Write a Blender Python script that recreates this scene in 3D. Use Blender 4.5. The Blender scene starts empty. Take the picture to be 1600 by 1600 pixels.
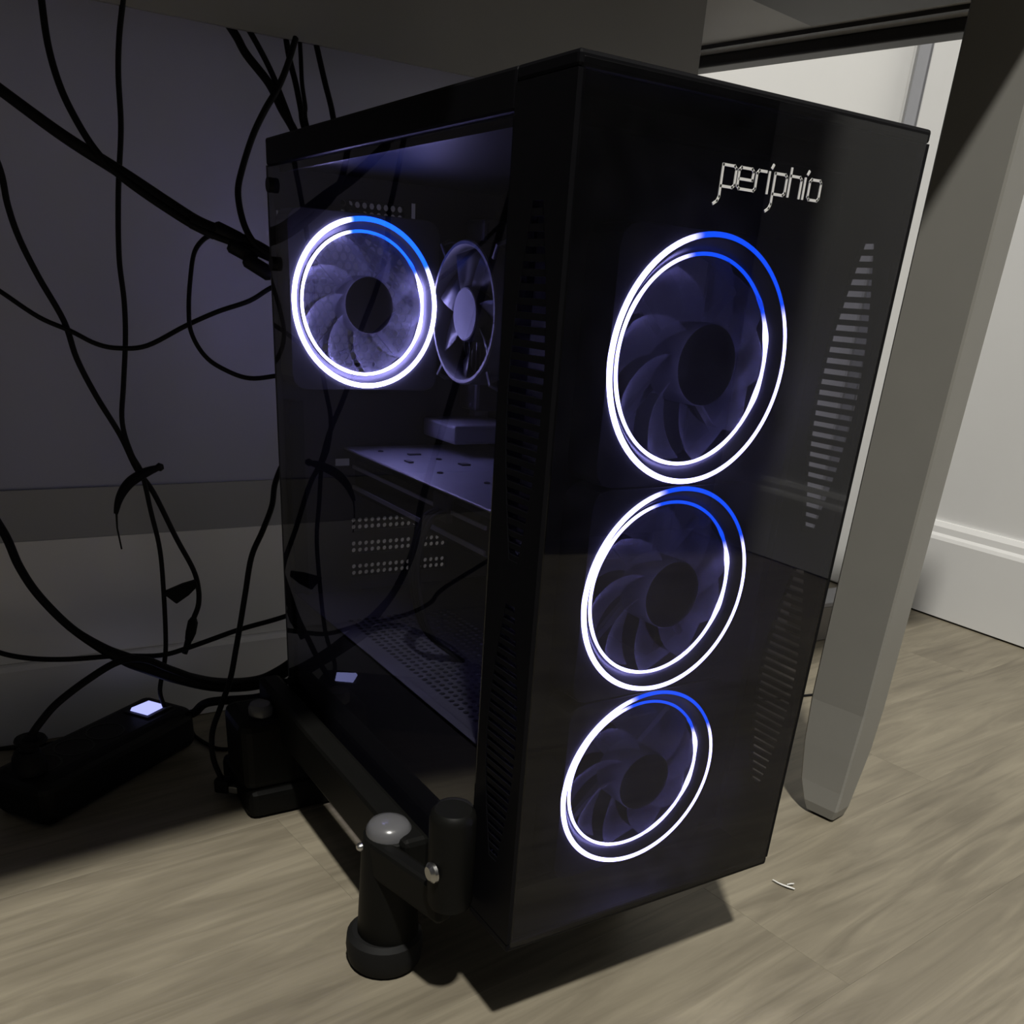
import bpy, bmesh, math, random
from mathutils import Vector, Matrix
random.seed(7)
sc = bpy.context.scene
COL = sc.collection
PI = math.pi

# ------------------------------------------------------------------ camera
cam_d = bpy.data.cameras.new('camera'); cam = bpy.data.objects.new('camera', cam_d); COL.objects.link(cam)
CR = ((0.85464882, -0.51529397, 0.06362003), (-0.17817682, -0.40617302, -0.89625694), (0.48767654, 0.75464932, -0.43894874))
cam.matrix_world = Matrix(((CR[0][0], -CR[1][0], -CR[2][0], -0.230897),
                           (CR[0][1], -CR[1][1], -CR[2][1], -0.339437),
                           (CR[0][2], -CR[1][2], -CR[2][2], 0.337474), (0, 0, 0, 1)))
cam_d.sensor_width = 36; cam_d.sensor_fit = 'HORIZONTAL'
cam_d.lens = 1417.2266 / 1600 * 36
cam_d.shift_x = (800 - 786.718) / 1600; cam_d.shift_y = (1150.411 - 800) / 1600
cam_d.clip_start = 0.01
sc.camera = cam

# ------------------------------------------------------------------ world, lamp, exposure
wd = bpy.data.worlds.new('world'); sc.world = wd; wd.use_nodes = True
wd.node_tree.nodes['Background'].inputs[0].default_value = (0.80, 0.86, 1.0, 1)
wd.node_tree.nodes['Background'].inputs[1].default_value = 0.028
ld = bpy.data.lights.new('ceiling_lamp', 'AREA'); ld.shape = 'DISK'; ld.size = 0.18
ld.energy = 185; ld.color = (1.0, 0.97, 0.90)
lo = bpy.data.objects.new('ceiling_lamp', ld); COL.objects.link(lo); lo.location = (-0.595, -1.33, 3.4)
vs = sc.view_settings
vs.view_transform = 'Standard'; vs.look = 'None'; vs.exposure = 0; vs.gamma = 1; vs.use_curve_mapping = False
FL = -0.075          # floor height (the tower's underside is z = 0)
WR, WX = 0.74, 1.08  # rear wall, right wall

# ------------------------------------------------------------------ materials
def newmat(name):
    m = bpy.data.materials.new(name); m.use_nodes = True
    return m, m.node_tree, m.node_tree.nodes['Principled BSDF']
def mat(name, col, rough=0.5, metal=0.0, noise=0.0, scale=40, spec=0.5, bump=0.0):
    m, t, p = newmat(name); N, L = t.nodes, t.links
    p.inputs['Base Color'].default_value = (*col, 1); p.inputs['Roughness'].default_value = rough
    p.inputs['Metallic'].default_value = metal; p.inputs['Specular IOR Level'].default_value = spec
    if noise or bump:
        tc = N.new('ShaderNodeTexCoord'); nz = N.new('ShaderNodeTexNoise'); nz.inputs['Scale'].default_value = scale
        nz.inputs['Detail'].default_value = 4
        L.new(tc.outputs['Object'], nz.inputs['Vector'])
        if noise:
            mx = N.new('ShaderNodeMix'); mx.data_type = 'RGBA'
            mx.inputs[6].default_value = (*[c * (1 - noise) for c in col], 1)
            mx.inputs[7].default_value = (*[min(1, c * (1 + noise)) for c in col], 1)
            L.new(nz.outputs['Fac'], mx.inputs[0]); L.new(mx.outputs[2], p.inputs['Base Color'])
        if bump:
            b = N.new('ShaderNodeBump'); b.inputs['Strength'].default_value = bump; b.inputs['Distance'].default_value = 0.002
            L.new(nz.outputs['Fac'], b.inputs['Height']); L.new(b.outputs[0], p.inputs['Normal'])
    return m
def glass_mat(name, tint, dust_glare, ior=1.5):
    m = bpy.data.materials.new(name); m.use_nodes = True; t = m.node_tree; N, L = t.nodes, t.links
    N.remove(N['Principled BSDF']); out = N['Material Output']
    tr = N.new('ShaderNodeBsdfTransparent'); tr.inputs[0].default_value = (*tint, 1)
    gl = N.new('ShaderNodeBsdfGlossy'); gl.inputs['Roughness'].default_value = 0.015
    gl.inputs['Color'].default_value = (1, 1, 1, 1)
    fr = N.new('ShaderNodeFresnel'); fr.inputs[0].default_value = ior
    ge = N.new('ShaderNodeNewGeometry'); mu = N.new('ShaderNodeMath'); mu.operation = 'MULTIPLY'
    inv = N.new('ShaderNodeMath'); inv.operation = 'SUBTRACT'; inv.inputs[0].default_value = 1
    L.new(ge.outputs['Backfacing'], inv.inputs[1]); L.new(inv.outputs[0], mu.inputs[0]); L.new(fr.outputs[0], mu.inputs[1])
    # faint film of dust, raised to stand in for glare around the light rings
    di = N.new('ShaderNodeBsdfDiffuse'); di.inputs[0].default_value = (.8, .8, .8, 1)
    tl = N.new('ShaderNodeBsdfTranslucent'); tl.inputs[0].default_value = (.8, .8, .8, 1)
    m0 = N.new('ShaderNodeMixShader'); m0.inputs[0].default_value = 0.6; L.new(di.outputs[0], m0.inputs[1]); L.new(tl.outputs[0], m0.inputs[2])
    tc = N.new('ShaderNodeTexCoord'); nz = N.new('ShaderNodeTexNoise'); nz.inputs['Scale'].default_value = 60; nz.inputs['Detail'].default_value = 5
    L.new(tc.outputs['Object'], nz.inputs['Vector'])
    mp = N.new('ShaderNodeMapRange'); mp.inputs[1].default_value = .3; mp.inputs[2].default_value = .75
    mp.inputs[3].default_value = dust_glare * .5; mp.inputs[4].default_value = dust_glare * 1.6
    L.new(nz.outputs['Fac'], mp.inputs[0])
    m1 = N.new('ShaderNodeMixShader'); L.new(mp.outputs[0], m1.inputs[0]); L.new(tr.outputs[0], m1.inputs[1]); L.new(m0.outputs[0], m1.inputs[2])
    m2 = N.new('ShaderNodeMixShader'); L.new(mu.outputs[0], m2.inputs[0]); L.new(m1.outputs[0], m2.inputs[1]); L.new(gl.outputs[0], m2.inputs[2])
    L.new(m2.outputs[0], out.inputs['Surface'])
    return m
def blade_mat():
    m = bpy.data.materials.new('frosted_blade'); m.use_nodes = True; t = m.node_tree; N, L = t.nodes, t.links
    N.remove(N['Principled BSDF']); out = N['Material Output']
    di = N.new('ShaderNodeBsdfDiffuse'); di.inputs[0].default_value = (.55, .55, .6, 1)
    tl = N.new('ShaderNodeBsdfTranslucent'); tl.inputs[0].default_value = (.6, .6, .66, 1)
    tr = N.new('ShaderNodeBsdfTransparent'); tr.inputs[0].default_value = (.9, .9, .93, 1)
    a = N.new('ShaderNodeMixShader'); a.inputs[0].default_value = .5; L.new(di.outputs[0], a.inputs[1]); L.new(tl.outputs[0], a.inputs[2])
    b = N.new('ShaderNodeMixShader'); b.inputs[0].default_value = BLADE_CLEAR; L.new(a.outputs[0], b.inputs[1]); L.new(tr.outputs[0], b.inputs[2])
    L.new(b.outputs[0], out.inputs['Surface'])
    return m
BLADE_CLEAR = 0.88
def ring_mat(name, white, blue, sw, sb):
    """light ring: blue LEDs in the upper arc, white elsewhere (angle about the local y axis)"""
    m = bpy.data.materials.new(name); m.use_nodes = True; t = m.node_tree; N, L = t.nodes, t.links
    N.remove(N['Principled BSDF']); out = N['Material Output']
    em = N.new('ShaderNodeEmission'); tc = N.new('ShaderNodeTexCoord'); sx = N.new('ShaderNodeSeparateXYZ')
    L.new(tc.outputs['Object'], sx.inputs[0])
    at = N.new('ShaderNodeMath'); at.operation = 'ARCTAN2'; L.new(sx.outputs['Z'], at.inputs[0]); L.new(sx.outputs['X'], at.inputs[1])
    sub = N.new('ShaderNodeMath'); sub.operation = 'SUBTRACT'; sub.inputs[1].default_value = math.radians(66); L.new(at.outputs[0], sub.inputs[0])
    ab = N.new('ShaderNodeMath'); ab.operation = 'ABSOLUTE'; L.new(sub.outputs[0], ab.inputs[0])
    mr = N.new('ShaderNodeMapRange'); mr.interpolation_type = 'SMOOTHSTEP'
    mr.inputs[1].default_value = math.radians(34); mr.inputs[2].default_value = math.radians(52); L.new(ab.outputs[0], mr.inputs[0])
    mx = N.new('ShaderNodeMix'); mx.data_type = 'RGBA'; mx.clamp_result = False
    mx.inputs[6].default_value = (*[c * sb for c in blue], 1); mx.inputs[7].default_value = (*[c * sw for c in white], 1)
    L.new(mr.outputs[0], mx.inputs[0]); L.new(mx.outputs[2], em.inputs[0]); em.inputs[1].default_value = 1
    L.new(em.outputs[0], out.inputs[0]); return m
def emit(name, col, s):
    m = bpy.data.materials.new(name); m.use_nodes = True; t = m.node_tree; N, L = t.nodes, t.links
    N.remove(N['Principled BSDF']); em = N.new('ShaderNodeEmission'); em.inputs[0].default_value = (*col, 1); em.inputs[1].default_value = s
    L.new(em.outputs[0], N['Material Output'].inputs[0]); return m
def plank_mat():
    m, t, p = newmat('laminate'); N, L = t.nodes, t.links
    tc = N.new('ShaderNodeTexCoord'); oi = N.new('ShaderNodeObjectInfo')
    cm = N.new('ShaderNodeVectorMath'); cm.operation = 'SCALE'; cm.inputs[0].default_value = (7, 5, 3); L.new(oi.outputs['Random'], cm.inputs['Scale'])
    ad = N.new('ShaderNodeVectorMath'); L.new(tc.outputs['Object'], ad.inputs[0]); L.new(cm.outputs[0], ad.inputs[1])
    mp = N.new('ShaderNodeMapping'); mp.inputs['Scale'].default_value = (5, 55, 5); L.new(ad.outputs[0], mp.inputs['Vector'])
    n1 = N.new('ShaderNodeTexNoise'); n1.inputs['Scale'].default_value = 1.0; n1.inputs['Detail'].default_value = 6; n1.inputs['Roughness'].default_value = .6
    n1.inputs['Distortion'].default_value = 1.2
    L.new(mp.outputs[0], n1.inputs['Vector'])
    mp2 = N.new('ShaderNodeMapping'); mp2.inputs['Scale'].default_value = (3, 13, 3); L.new(ad.outputs[0], mp2.inputs['Vector'])
    n2 = N.new('ShaderNodeTexNoise'); n2.inputs['Scale'].default_value = 1; n2.inputs['Detail'].default_value = 3; n2.inputs['Distortion'].default_value = 1.5
    L.new(mp2.outputs[0], n2.inputs['Vector'])
    r1 = N.new('ShaderNodeValToRGB'); r1.color_ramp.elements[0].position = .33; r1.color_ramp.elements[1].position = .68
    r1.color_ramp.elements[0].color = (.160, .141, .104, 1); r1.color_ramp.elements[1].color = (.256, .229, .171, 1)
    L.new(n1.outputs['Fac'], r1.inputs[0])
    r2 = N.new('ShaderNodeValToRGB'); r2.color_ramp.elements[0].position = .35; r2.color_ramp.elements[1].position = .65
    r2.color_ramp.elements[0].color = (.80, .785, .765, 1); r2.color_ramp.elements[1].color = (1.05, 1.04, 1.02, 1)
    L.new(n2.outputs['Fac'], r2.inputs[0])
    mx = N.new('ShaderNodeMix'); mx.data_type = 'RGBA'; mx.blend_type = 'MULTIPLY'; mx.inputs[0].default_value = 1
    L.new(r1.outputs[0], mx.inputs[6]); L.new(r2.outputs[0], mx.inputs[7])
    hv = N.new('ShaderNodeHueSaturation'); L.new(mx.outputs[2], hv.inputs['Color'])
    vr = N.new('ShaderNodeMapRange'); vr.inputs[3].default_value = .92; vr.inputs[4].default_value = 1.06; L.new(oi.outputs['Random'], vr.inputs[0]); L.new(vr.outputs[0], hv.inputs['Value'])
    L.new(hv.outputs[0], p.inputs['Base Color'])
    p.inputs['Roughness'].default_value = .5
    b = N.new('ShaderNodeBump'); b.inputs['Strength'].default_value = .12; b.inputs['Distance'].default_value = .001
    L.new(n1.outputs['Fac'], b.inputs['Height']); L.new(b.outputs[0], p.inputs['Normal'])
    return m

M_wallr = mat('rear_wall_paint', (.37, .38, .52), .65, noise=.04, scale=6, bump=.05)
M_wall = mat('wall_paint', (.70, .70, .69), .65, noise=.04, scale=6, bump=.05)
M_trim = mat('white_trim', (.74, .74, .73), .4, noise=.03, scale=9)
M_trimr = mat('rear_trim_paint', (.74, .74, .76), .5, noise=.03, scale=9)
M_shade = mat('shade_band_grey', (.33, .335, .36), .6, noise=.06, scale=8)  # grey that paints shade onto the walls
M_ceil = mat('ceiling_paint', (.3, .3, .29), .8, noise=.03, scale=5)
M_floor = plank_mat()
M_sub = mat('subfloor', (.08, .07, .055), .9, noise=.1)
M_desk = mat('desk_board', (.27, .26, .245), .55, noise=.08, scale=12)
M_beam = mat('grey_desk_beam', (.23, .228, .235), .6, noise=.08, scale=12)
M_rail = mat('desk_dark_steel', (.022, .021, .019), .5, noise=.15, scale=30)
M_leg = mat('grey_metal_leg', (.205, .20, .182), .42, noise=.05, scale=25, bump=.04)
M_black = mat('black_plastic', (.003, .003, .004), .5, spec=.15, noise=.2, scale=60)
M_case = mat('black_powder_coat', (.0035, .0035, .0045), .45, spec=.06, noise=.2, scale=80)
M_inner = mat('dark_chassis_steel', (.022, .022, .028), .5, spec=.3, noise=.15, scale=70)
M_rubber = mat('black_rubber', (.005, .005, .005), .7, spec=.2, noise=.3, scale=50)
M_cable = mat('black_cable_jacket', (.003, .003, .0045), .6, spec=.15, noise=.2, scale=90)
M_stand = mat('stand_black_plastic', (.0045, .0045, .004), .5, spec=.1, noise=.2, scale=45)
M_gloss = mat('glossy_grey_cap', (.09, .09, .095), .25, noise=.1, scale=20)
M_chrome = mat('steel_bolt', (.45, .45, .44), .3, 1.0, noise=.1, scale=60)
M_fanframe = mat('fan_frame_plastic', (.016, .016, .020), .4, spec=.3, noise=.1, scale=60)
M_fanframe2 = mat('rear_fan_frame_plastic', (.045, .045, .05), .5, noise=.1, scale=60)
M_hub = mat('fan_hub_plastic', (.022, .022, .028), .45, spec=.3, noise=.1, scale=60)
M_sticker = mat('pale_sticker', (.13, .13, .15), .6, noise=.05, scale=40)
M_board = mat('circuit_board', (.012, .013, .016), .5, noise=.4, scale=160)
M_alu = mat('grey_heatsink', (.20, .20, .22), .4, noise=.1, scale=60)
M_shroud = mat('shroud_steel', (.06, .06, .07), .5, noise=.1, scale=60)
M_plate = mat('graphics_card_plate', (.17, .17, .19), .45, noise=.25, scale=55)
M_logo = mat('logo_print', (.62, .62, .62), .5, noise=.02)
M_paper = mat('white_scrap', (.85, .85, .83), .7, noise=.05)
M_darkblock = mat('dark_blocker', (.012, .011, .010), .6, noise=.2)
M_greybox = mat('grey_box_card', (.16, .15, .14), .6, noise=.1, scale=30)
M_dark = mat('dark_socket', (.004, .004, .004), .6, noise=.2)
M_fglass = glass_mat('tinted_front_glass', (.40, .40, .45), .005, 1.36)
M_sglass = glass_mat('tinted_side_glass', (.78, .78, .84), .0015)
M_blade = blade_mat()
WHT, BLU = (.47, .44, 1.0), (.006, .085, 1.0)
M_ring = ring_mat('outer_light_ring', WHT, BLU, 46.0, 6.0)
M_ring2 = ring_mat('inner_light_ring', WHT, BLU, 42.0, 6.0)
M_ringR = ring_mat('rear_light_ring', WHT, BLU, 44.0, 5.0)
M_switch = emit('lit_rocker', (.42, .45, 1.0), 1.25)

# ------------------------------------------------------------------ mesh helpers
def link(name, me, m=None, parent=None, smooth=False):
    o = bpy.data.objects.new(name, me); COL.objects.link(o)
    if m is not None and not me.materials: me.materials.append(m)
    if smooth:
        me.polygons.foreach_set('use_smooth', [True] * len(me.polygons))
    if parent is not None:
        o.parent = parent; o.location = (0, 0, 0)
    return o
class MB:
    def __init__(s, off=(0, 0, 0)): s.v = []; s.f = []; s.o = Vector(off)
    def add(s, vs, fs):
        n = len(s.v); s.v += [tuple(Vector(v) - s.o) for v in vs]; s.f += [tuple(i + n for i in f) for f in fs]; return s
    def box(s, x0, x1, y0, y1, z0, z1, rot=None, c=None):
        vs = [Vector((x, y, z)) for z in (z0, z1) for y in (y0, y1) for x in (x0, x1)]
        if rot is not None:
            c = Vector(c); vs = [c + rot @ (v - c) for v in vs]
        return s.add(vs, [(0, 2, 3, 1), (4, 5, 7, 6), (0, 1, 5, 4), (2, 6, 7, 3), (0, 4, 6, 2), (1, 3, 7, 5)])
    def lathe(s, prof, c, axis='z', n=32, cap=True):
        """prof: list of (r, h) along axis from point c"""
        c = Vector(c); vs = []; fs = []
        for r, h in prof:
            for k in range(n):
                a = 2 * PI * k / n; u, w = r * math.cos(a), r * math.sin(a)
                vs.append(c + {'z': Vector((u, w, h)), 'y': Vector((u, h, -w)), 'x': Vector((h, u, w))}[axis])
        for i in range(len(prof) - 1):
            for k in range(n):
                k2 = (k + 1) % n; fs.append((i * n + k, i * n + k2, (i + 1) * n + k2, (i + 1) * n + k))
        if cap:
            fs.append(tuple(range(n - 1, -1, -1))); b = (len(prof) - 1) * n; fs.append(tuple(range(b, b + n)))
        return s.add(vs, fs)
    def tube(s, pts, r, n=10, cap=True):
        pts = [Vector(p) for p in pts]; m = len(pts); rr = r if isinstance(r, (list, tuple)) else [r] * m
        vs = []; fs = []; up = None
        for i, p in enumerate(pts):
            t = (pts[min(i + 1, m - 1)] - pts[max(i - 1, 0)]).normalized()
            if up is None: up = t.orthogonal().normalized()
            up = (up - t * up.dot(t)).normalized(); sd = t.cross(up)
            for k in range(n):
                a = 2 * PI * k / n; vs.append(p + (up * math.cos(a) + sd * math.sin(a)) * rr[i])
        for i in range(m - 1):
            for k in range(n):
                k2 = (k + 1) % n; fs.append((i * n + k, i * n + k2, (i + 1) * n + k2, (i + 1) * n + k))
        if cap: fs.append(tuple(range(n - 1, -1, -1))); fs.append(tuple(range((m - 1) * n, m * n)))
        return s.add(vs, fs)
    def torus(s, c, R, r, n=96, k=8, rad=None):
        """ring about the y axis; rad(angle) scales the tube"""
        c = Vector(c); vs = []; fs = []
        for i in range(n):
            a = 2 * PI * i / n; rt = r * (rad(a) if rad else 1)
            for j in range(k):
                b = 2 * PI * j / k; q = R + rt * math.cos(b)
                vs.append(c + Vector((q * math.cos(a), rt * math.sin(b), q * math.sin(a))))
        for i in range(n):
            for j in range(k):
                i2, j2 = (i + 1) % n, (j + 1) % k
                fs.append((i * k + j, i * k + j2, i2 * k + j2, i2 * k + j))
        return s.add(vs, fs)
    def perf(s, o, u, w, nu, nv, cell, hr, th, sides=6, stagger=False, keep=None, ca=0.0):
        """plate of nu x nv cells in the plane (u, w) from o, a hole in each kept cell, thickness th along u x w"""
        o, u, w = Vector(o), Vector(u).normalized(), Vector(w).normalized(); nn = u.cross(w) * th
        cu, cv = cell if isinstance(cell, tuple) else (cell, cell)
        for j in range(nv):
            for i in range(nu):
                p = o + u * (i + (.5 if stagger and j % 2 else 0)) * cu + w * j * cv
                q = [p, p + u * cu, p + u * cu + w * cv, p + w * cv]
                c = p + u * cu / 2 + w * cv / 2
                if keep and not keep(c):
                    s.add(q + [x + nn for x in q], [(0, 1, 2, 3), (7, 6, 5, 4)]); continue
                h = []
                for k in range(8):
                    a = -3 * PI / 4 + k * PI / 4 + ca
                    h.append(c + (u * math.cos(a) + w * math.sin(a)) * hr)
                fr = []; vs = q + [x + nn for x in q] + h + [x + nn for x in h]
                # corner k at hole vertex 2k
                for k in range(4):
                    a, b = 2 * k, 2 * k + 1; c2 = (2 * k + 2) % 8; k2 = (k + 1) % 4
                    fr += [(k, k2, 8 + c2, 8 + b, 8 + a)]
                    fr += [(4 + k, 16 + a, 16 + b, 16 + c2, 4 + k2)]
                    fr += [(8 + a, 8 + b, 16 + b, 16 + a), (8 + b, 8 + c2, 16 + c2, 16 + b)]
                s.add(vs, fr)
        return s
    def mesh(s, name):
        me = bpy.data.meshes.new(name); me.from_pydata(s.v, [], s.f); me.validate(); me.update(); return me
    def build(s, name, m, parent=None, smooth=False, bevel=0.0, seg=2):
        me = s.mesh(name)
        if bevel:
            bm = bmesh.new(); bm.from_mesh(me); bmesh.ops.recalc_face_normals(bm, faces=bm.faces)
            eds = [e for e in bm.edges if len(e.link_faces) == 2 and e.calc_face_angle(0) > .6]
            bmesh.ops.bevel(bm, geom=eds, offset=bevel, segments=seg, affect='EDGES', profile=.5, clamp_overlap=True)
            bm.to_mesh(me); bm.free()
        elif smooth:
            bm = bmesh.new(); bm.from_mesh(me); bmesh.ops.recalc_face_normals(bm, faces=bm.faces); bm.to_mesh(me); bm.free()
        o = link(name, me, m, parent, smooth)
        if smooth:
            try: me.set_sharp_from_angle(angle=math.radians(38))
            except Exception: pass
        return o
def tag(o, label, cat, group=None):
    o['label'] = label; o['category'] = cat
    if group: o['group'] = group
    return o
def thing(name, label, cat, loc=(0, 0, 0), group=None):
    o = bpy.data.objects.new(name, None); o.empty_display_size = .02; COL.objects.link(o); o.location = loc
    return tag(o, label, cat, group)
def struct(name, mb, m, parent=None, **k):
    o = mb.build(name, m, parent, **k); o['kind'] = 'structure'; return o
def smooth_path(pts, sub=6):
    P = [Vector(p) for p in pts]; out = []
    for i in range(len(P) - 1):
        a, b = P[max(i - 1, 0)], P[i]; c, d = P[i + 1], P[min(i + 2, len(P) - 1)]
        for k in range(sub):
            t = k / sub
            out.append(.5 * ((2 * b) + (c - a) * t + (2 * a - 5 * b + 4 * c - d) * t * t + (3 * b - a - 3 * c + d) * t ** 3))
    out.append(P[-1]); return out

# ------------------------------------------------------------------ room
X0, Y0 = -1.6, -1.9
fl = struct('floor', MB().box(X0, WX, Y0, WR, FL - .05, FL - .009), M_sub)
def clip(poly, f):
    out = []
    for i in range(len(poly)):
        a, b = poly[i], poly[(i + 1) % len(poly)]; fa, fb = f(a), f(b)
        if fa >= 0: out.append(a)
        if (fa >= 0) != (fb >= 0):
            t = fa / (fa - fb); out.append((a[0] + (b[0] - a[0]) * t, a[1] + (b[1] - a[1]) * t))
    return out
ANG = math.radians(6); du = Vector((math.cos(ANG), math.sin(ANG))); dv = Vector((-du.y, du.x))
PW, PL, G = .133, .92, .00005
for j in range(-18, 8):
    off = (j * .37) % 1.0
    for i in range(-3, 4):
        u0 = (i + off) * PL; v0 = .180 + j * PW
        q = [(du * (u0 + a) + dv * (v0 + b)) for a, b in ((G, G), (PL - G, G), (PL - G, PW - G), (G, PW - G))]
        q = [(p.x, p.y) for p in q]
        for f in (lambda p: p[0] - X0, lambda p: WX - p[0], lambda p: p[1] - Y0, lambda p: WR - p[1]):
            q = clip(q, f) if q else q
        if len(q) < 3: continue
        cx = sum(p[0] for p in q) / len(q); cy = sum(p[1] for p in q) / len(q)
        # local frame: x along the plank, so that the grain runs with it
        loc = [((p[0] - cx) * du.x + (p[1] - cy) * du.y, (p[0] - cx) * dv.x + (p[1] - cy) * dv.y) for p in q]
        n = len(loc); vs = [(x, y, -.008) for x, y in loc] + [(x, y, -.0001) for x, y in loc]
        sx = max(abs(x) for x, y in loc); sy = max(abs(y) for x, y in loc)
        vs += [(x * (1 - .0002 / sx), y * (1 - .0002 / sy), 0) for x, y in loc]
        fs = [tuple(range(n - 1, -1, -1)), tuple(range(2 * n, 3 * n))]
        for k in range(n):
            k2 = (k + 1) % n
            fs += [(k, k2, n + k2, n + k), (n + k, n + k2, 2 * n + k2, 2 * n + k)]
        o = MB().add(vs, fs).build('floor_plank', M_floor, fl)
        o.location = (cx, cy, FL); o.rotation_euler = (0, 0, ANG)
WB = .552            # the rear wall behind the tower; it steps back to WR right of the tower
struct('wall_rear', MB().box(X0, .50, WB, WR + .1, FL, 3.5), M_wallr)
struct('wall_back', MB().box(.50, WX + .1, WR, WR + .1, FL, 3.5), M_wall)
struct('door_1', MB().box(.56, WX - .002, WR - .006, WR, FL + .004, 2.0), M_trim, bevel=.002)
struct('wall_right', MB().box(WX, WX + .1, Y0, WR, FL, 3.5), M_wall)
struct('ceiling', MB().box(X0, WX + .1, Y0, WR + .1, 3.5, 3.56), M_ceil)
def baseboard(name, prof, rear):
    """prof: (out, z) outline from the wall; swept along the wall"""
    mb = MB(); n = len(prof)
    a, b = (X0, .502) if rear else (Y0, .60)
    vs = []
    for t in (a, b):
        for o_, z in prof: vs.append((t, WB - o_, z) if rear else (WX - o_, t, z))
    fs = [(k, (k + 1) % n, n + (k + 1) % n, n + k) for k in range(n)] + [tuple(range(n - 1, -1, -1)), tuple(range(n, 2 * n))]
    mb.add(vs, fs); return struct(name, mb, M_trimr if rear else M_trim, smooth=False)
BP = [(0, FL + .003), (.015, FL + .003), (.015, FL + .116), (.013, FL + .121), (.010, FL + .125), (.009, FL + .134), (.005, FL + .141), (0, FL + .141)]
BR = [(0, FL + .001), (.012, FL + .001), (.012, FL + .073), (.009, FL + .077), (0, FL + .078)]
baseboard('baseboard_rear', BR, True)
baseboard('baseboard_right', BP, False)
struct('shade_band_rear', MB().box(X0, .502, WB - .003, WB, .114, .158), M_shade)  # darker strip, paints in the shadow band along the rear wall
struct('trim_4', MB().box(X0, .502, WB - .004, WB, FL + .078, .114), M_trimr)
struct('trim_2', MB().box(WX - .020, WX, .612, .690, FL + .002, 3.5), M_trim, bevel=.003)
struct('shade_band_corner', MB().box(WX - .010, WX, .692, .722, FL + .002, 3.5), M_shade, bevel=.003)  # grey strip painted for the shading beside the room corner

# ------------------------------------------------------------------ desk
UZ = 0.600
# the desk stands about 11 degrees askew to the tower; its own frame starts at the leg's front left edge
O = Vector((.414, .094, FL))
dk = thing('desk', 'grey desk with square metal leg spanning over the black computer tower', 'desk', O)
dk.rotation_euler = (0, 0, math.radians(11)); ZU = UZ - FL
EX, EY, RYD = .351, -.040, .578
cr = [(EX - .05 + .05 * math.cos(a), EY + .05 + .05 * math.sin(a)) for a in [-PI / 2 + PI / 2 * k / 8 for k in range(9)]]
def prism(poly, z0, z1):
    n = len(poly); vs = [(x, y, z0) for x, y in poly] + [(x, y, z1) for x, y in poly]
    return MB().add(vs, [tuple(range(n - 1, -1, -1)), tuple(range(n, 2 * n))] + [(k, (k + 1) % n, n + (k + 1) % n, n + k) for k in range(n)])
prism([(-1.4, EY + .125), (-.6, EY + .060), (-.3, EY + .024), (-.05, EY + .006)] + cr + [(EX, .584), (.2087, .610), (.171, .4285), (-1.4, .733)], ZU, ZU + .025).build('desktop', M_desk, dk)  # unseen front edge bent back at left to place its floor shadow
MB().box(EX - .034, EX - .006, EY + .12, RYD - .02, ZU - .012, ZU).build('side_rail', M_rail, dk, bevel=.002)
MB().box(EX - .070, EX - .062, EY + .12, RYD - .02, ZU - .004, ZU).build('edge_batten', M_rail, dk)
MB().box(-1.4, .068, .404, .408, .503 - FL, ZU, Matrix.Rotation(math.radians(-11), 3, 'Z'), (0, 0, 0)).build('rear_beam', M_beam, dk)
MB().box(-.12, .145, .060, .266, ZU - .035, ZU).build('drawer_box', M_rail, dk, bevel=.003)
def leg_mesh(x0, y0):
    # square tube, its foot drawn in and rounded
    lv = [(.003, -.004, .018, .002, .030), (.012, -.005, .019, .0, .034), (.03, -.003, .024, 0, .042), (.065, -.001, .034, 0, .048),
          (.105, .002, .038, 0, .052), (ZU, .002, .038, 0, .054)]
    mb = MB(); vs = []; b = .0016
    for z, xa, xb, ya, yb in lv:
        xa += x0; xb += x0; ya += y0; yb += y0
        vs += [(xa + b, ya, z), (xb - b, ya, z), (xb, ya + b, z), (xb, yb - b, z), (xb - b, yb, z), (xa + b, yb, z), (xa, yb - b, z), (xa, ya + b, z)]
    fs = [tuple(range(7, -1, -1)), tuple(range(40, 48))]
    for i in range(5):
        for k in range(8):
            fs.append((i * 8 + k, i * 8 + (k + 1) % 8, i * 8 + 8 + (k + 1) % 8, i * 8 + 8 + k))
    return mb.add(vs, fs)
for (x, y) in ((0, 0),):
    lg = leg_mesh(x, y).build('leg', M_leg, dk)
    MB().lathe([(.010, 0), (.010, .004)], (x + .008, y + .018, 0), n=16).build('foot_pad', M_rubber, lg)

# ------------------------------------------------------------------ computer tower
W, D, H = .207, .364, .42
T = thing('computer_tower', 'black glass-sided computer tower with four glowing ring fans', 'computer', (0, 0, 0))
fg = MB().box(.002, W - .002, -.001, .003, .002, H - .002).build('front_glass', M_fglass, T, bevel=.0006, seg=1)
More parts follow.
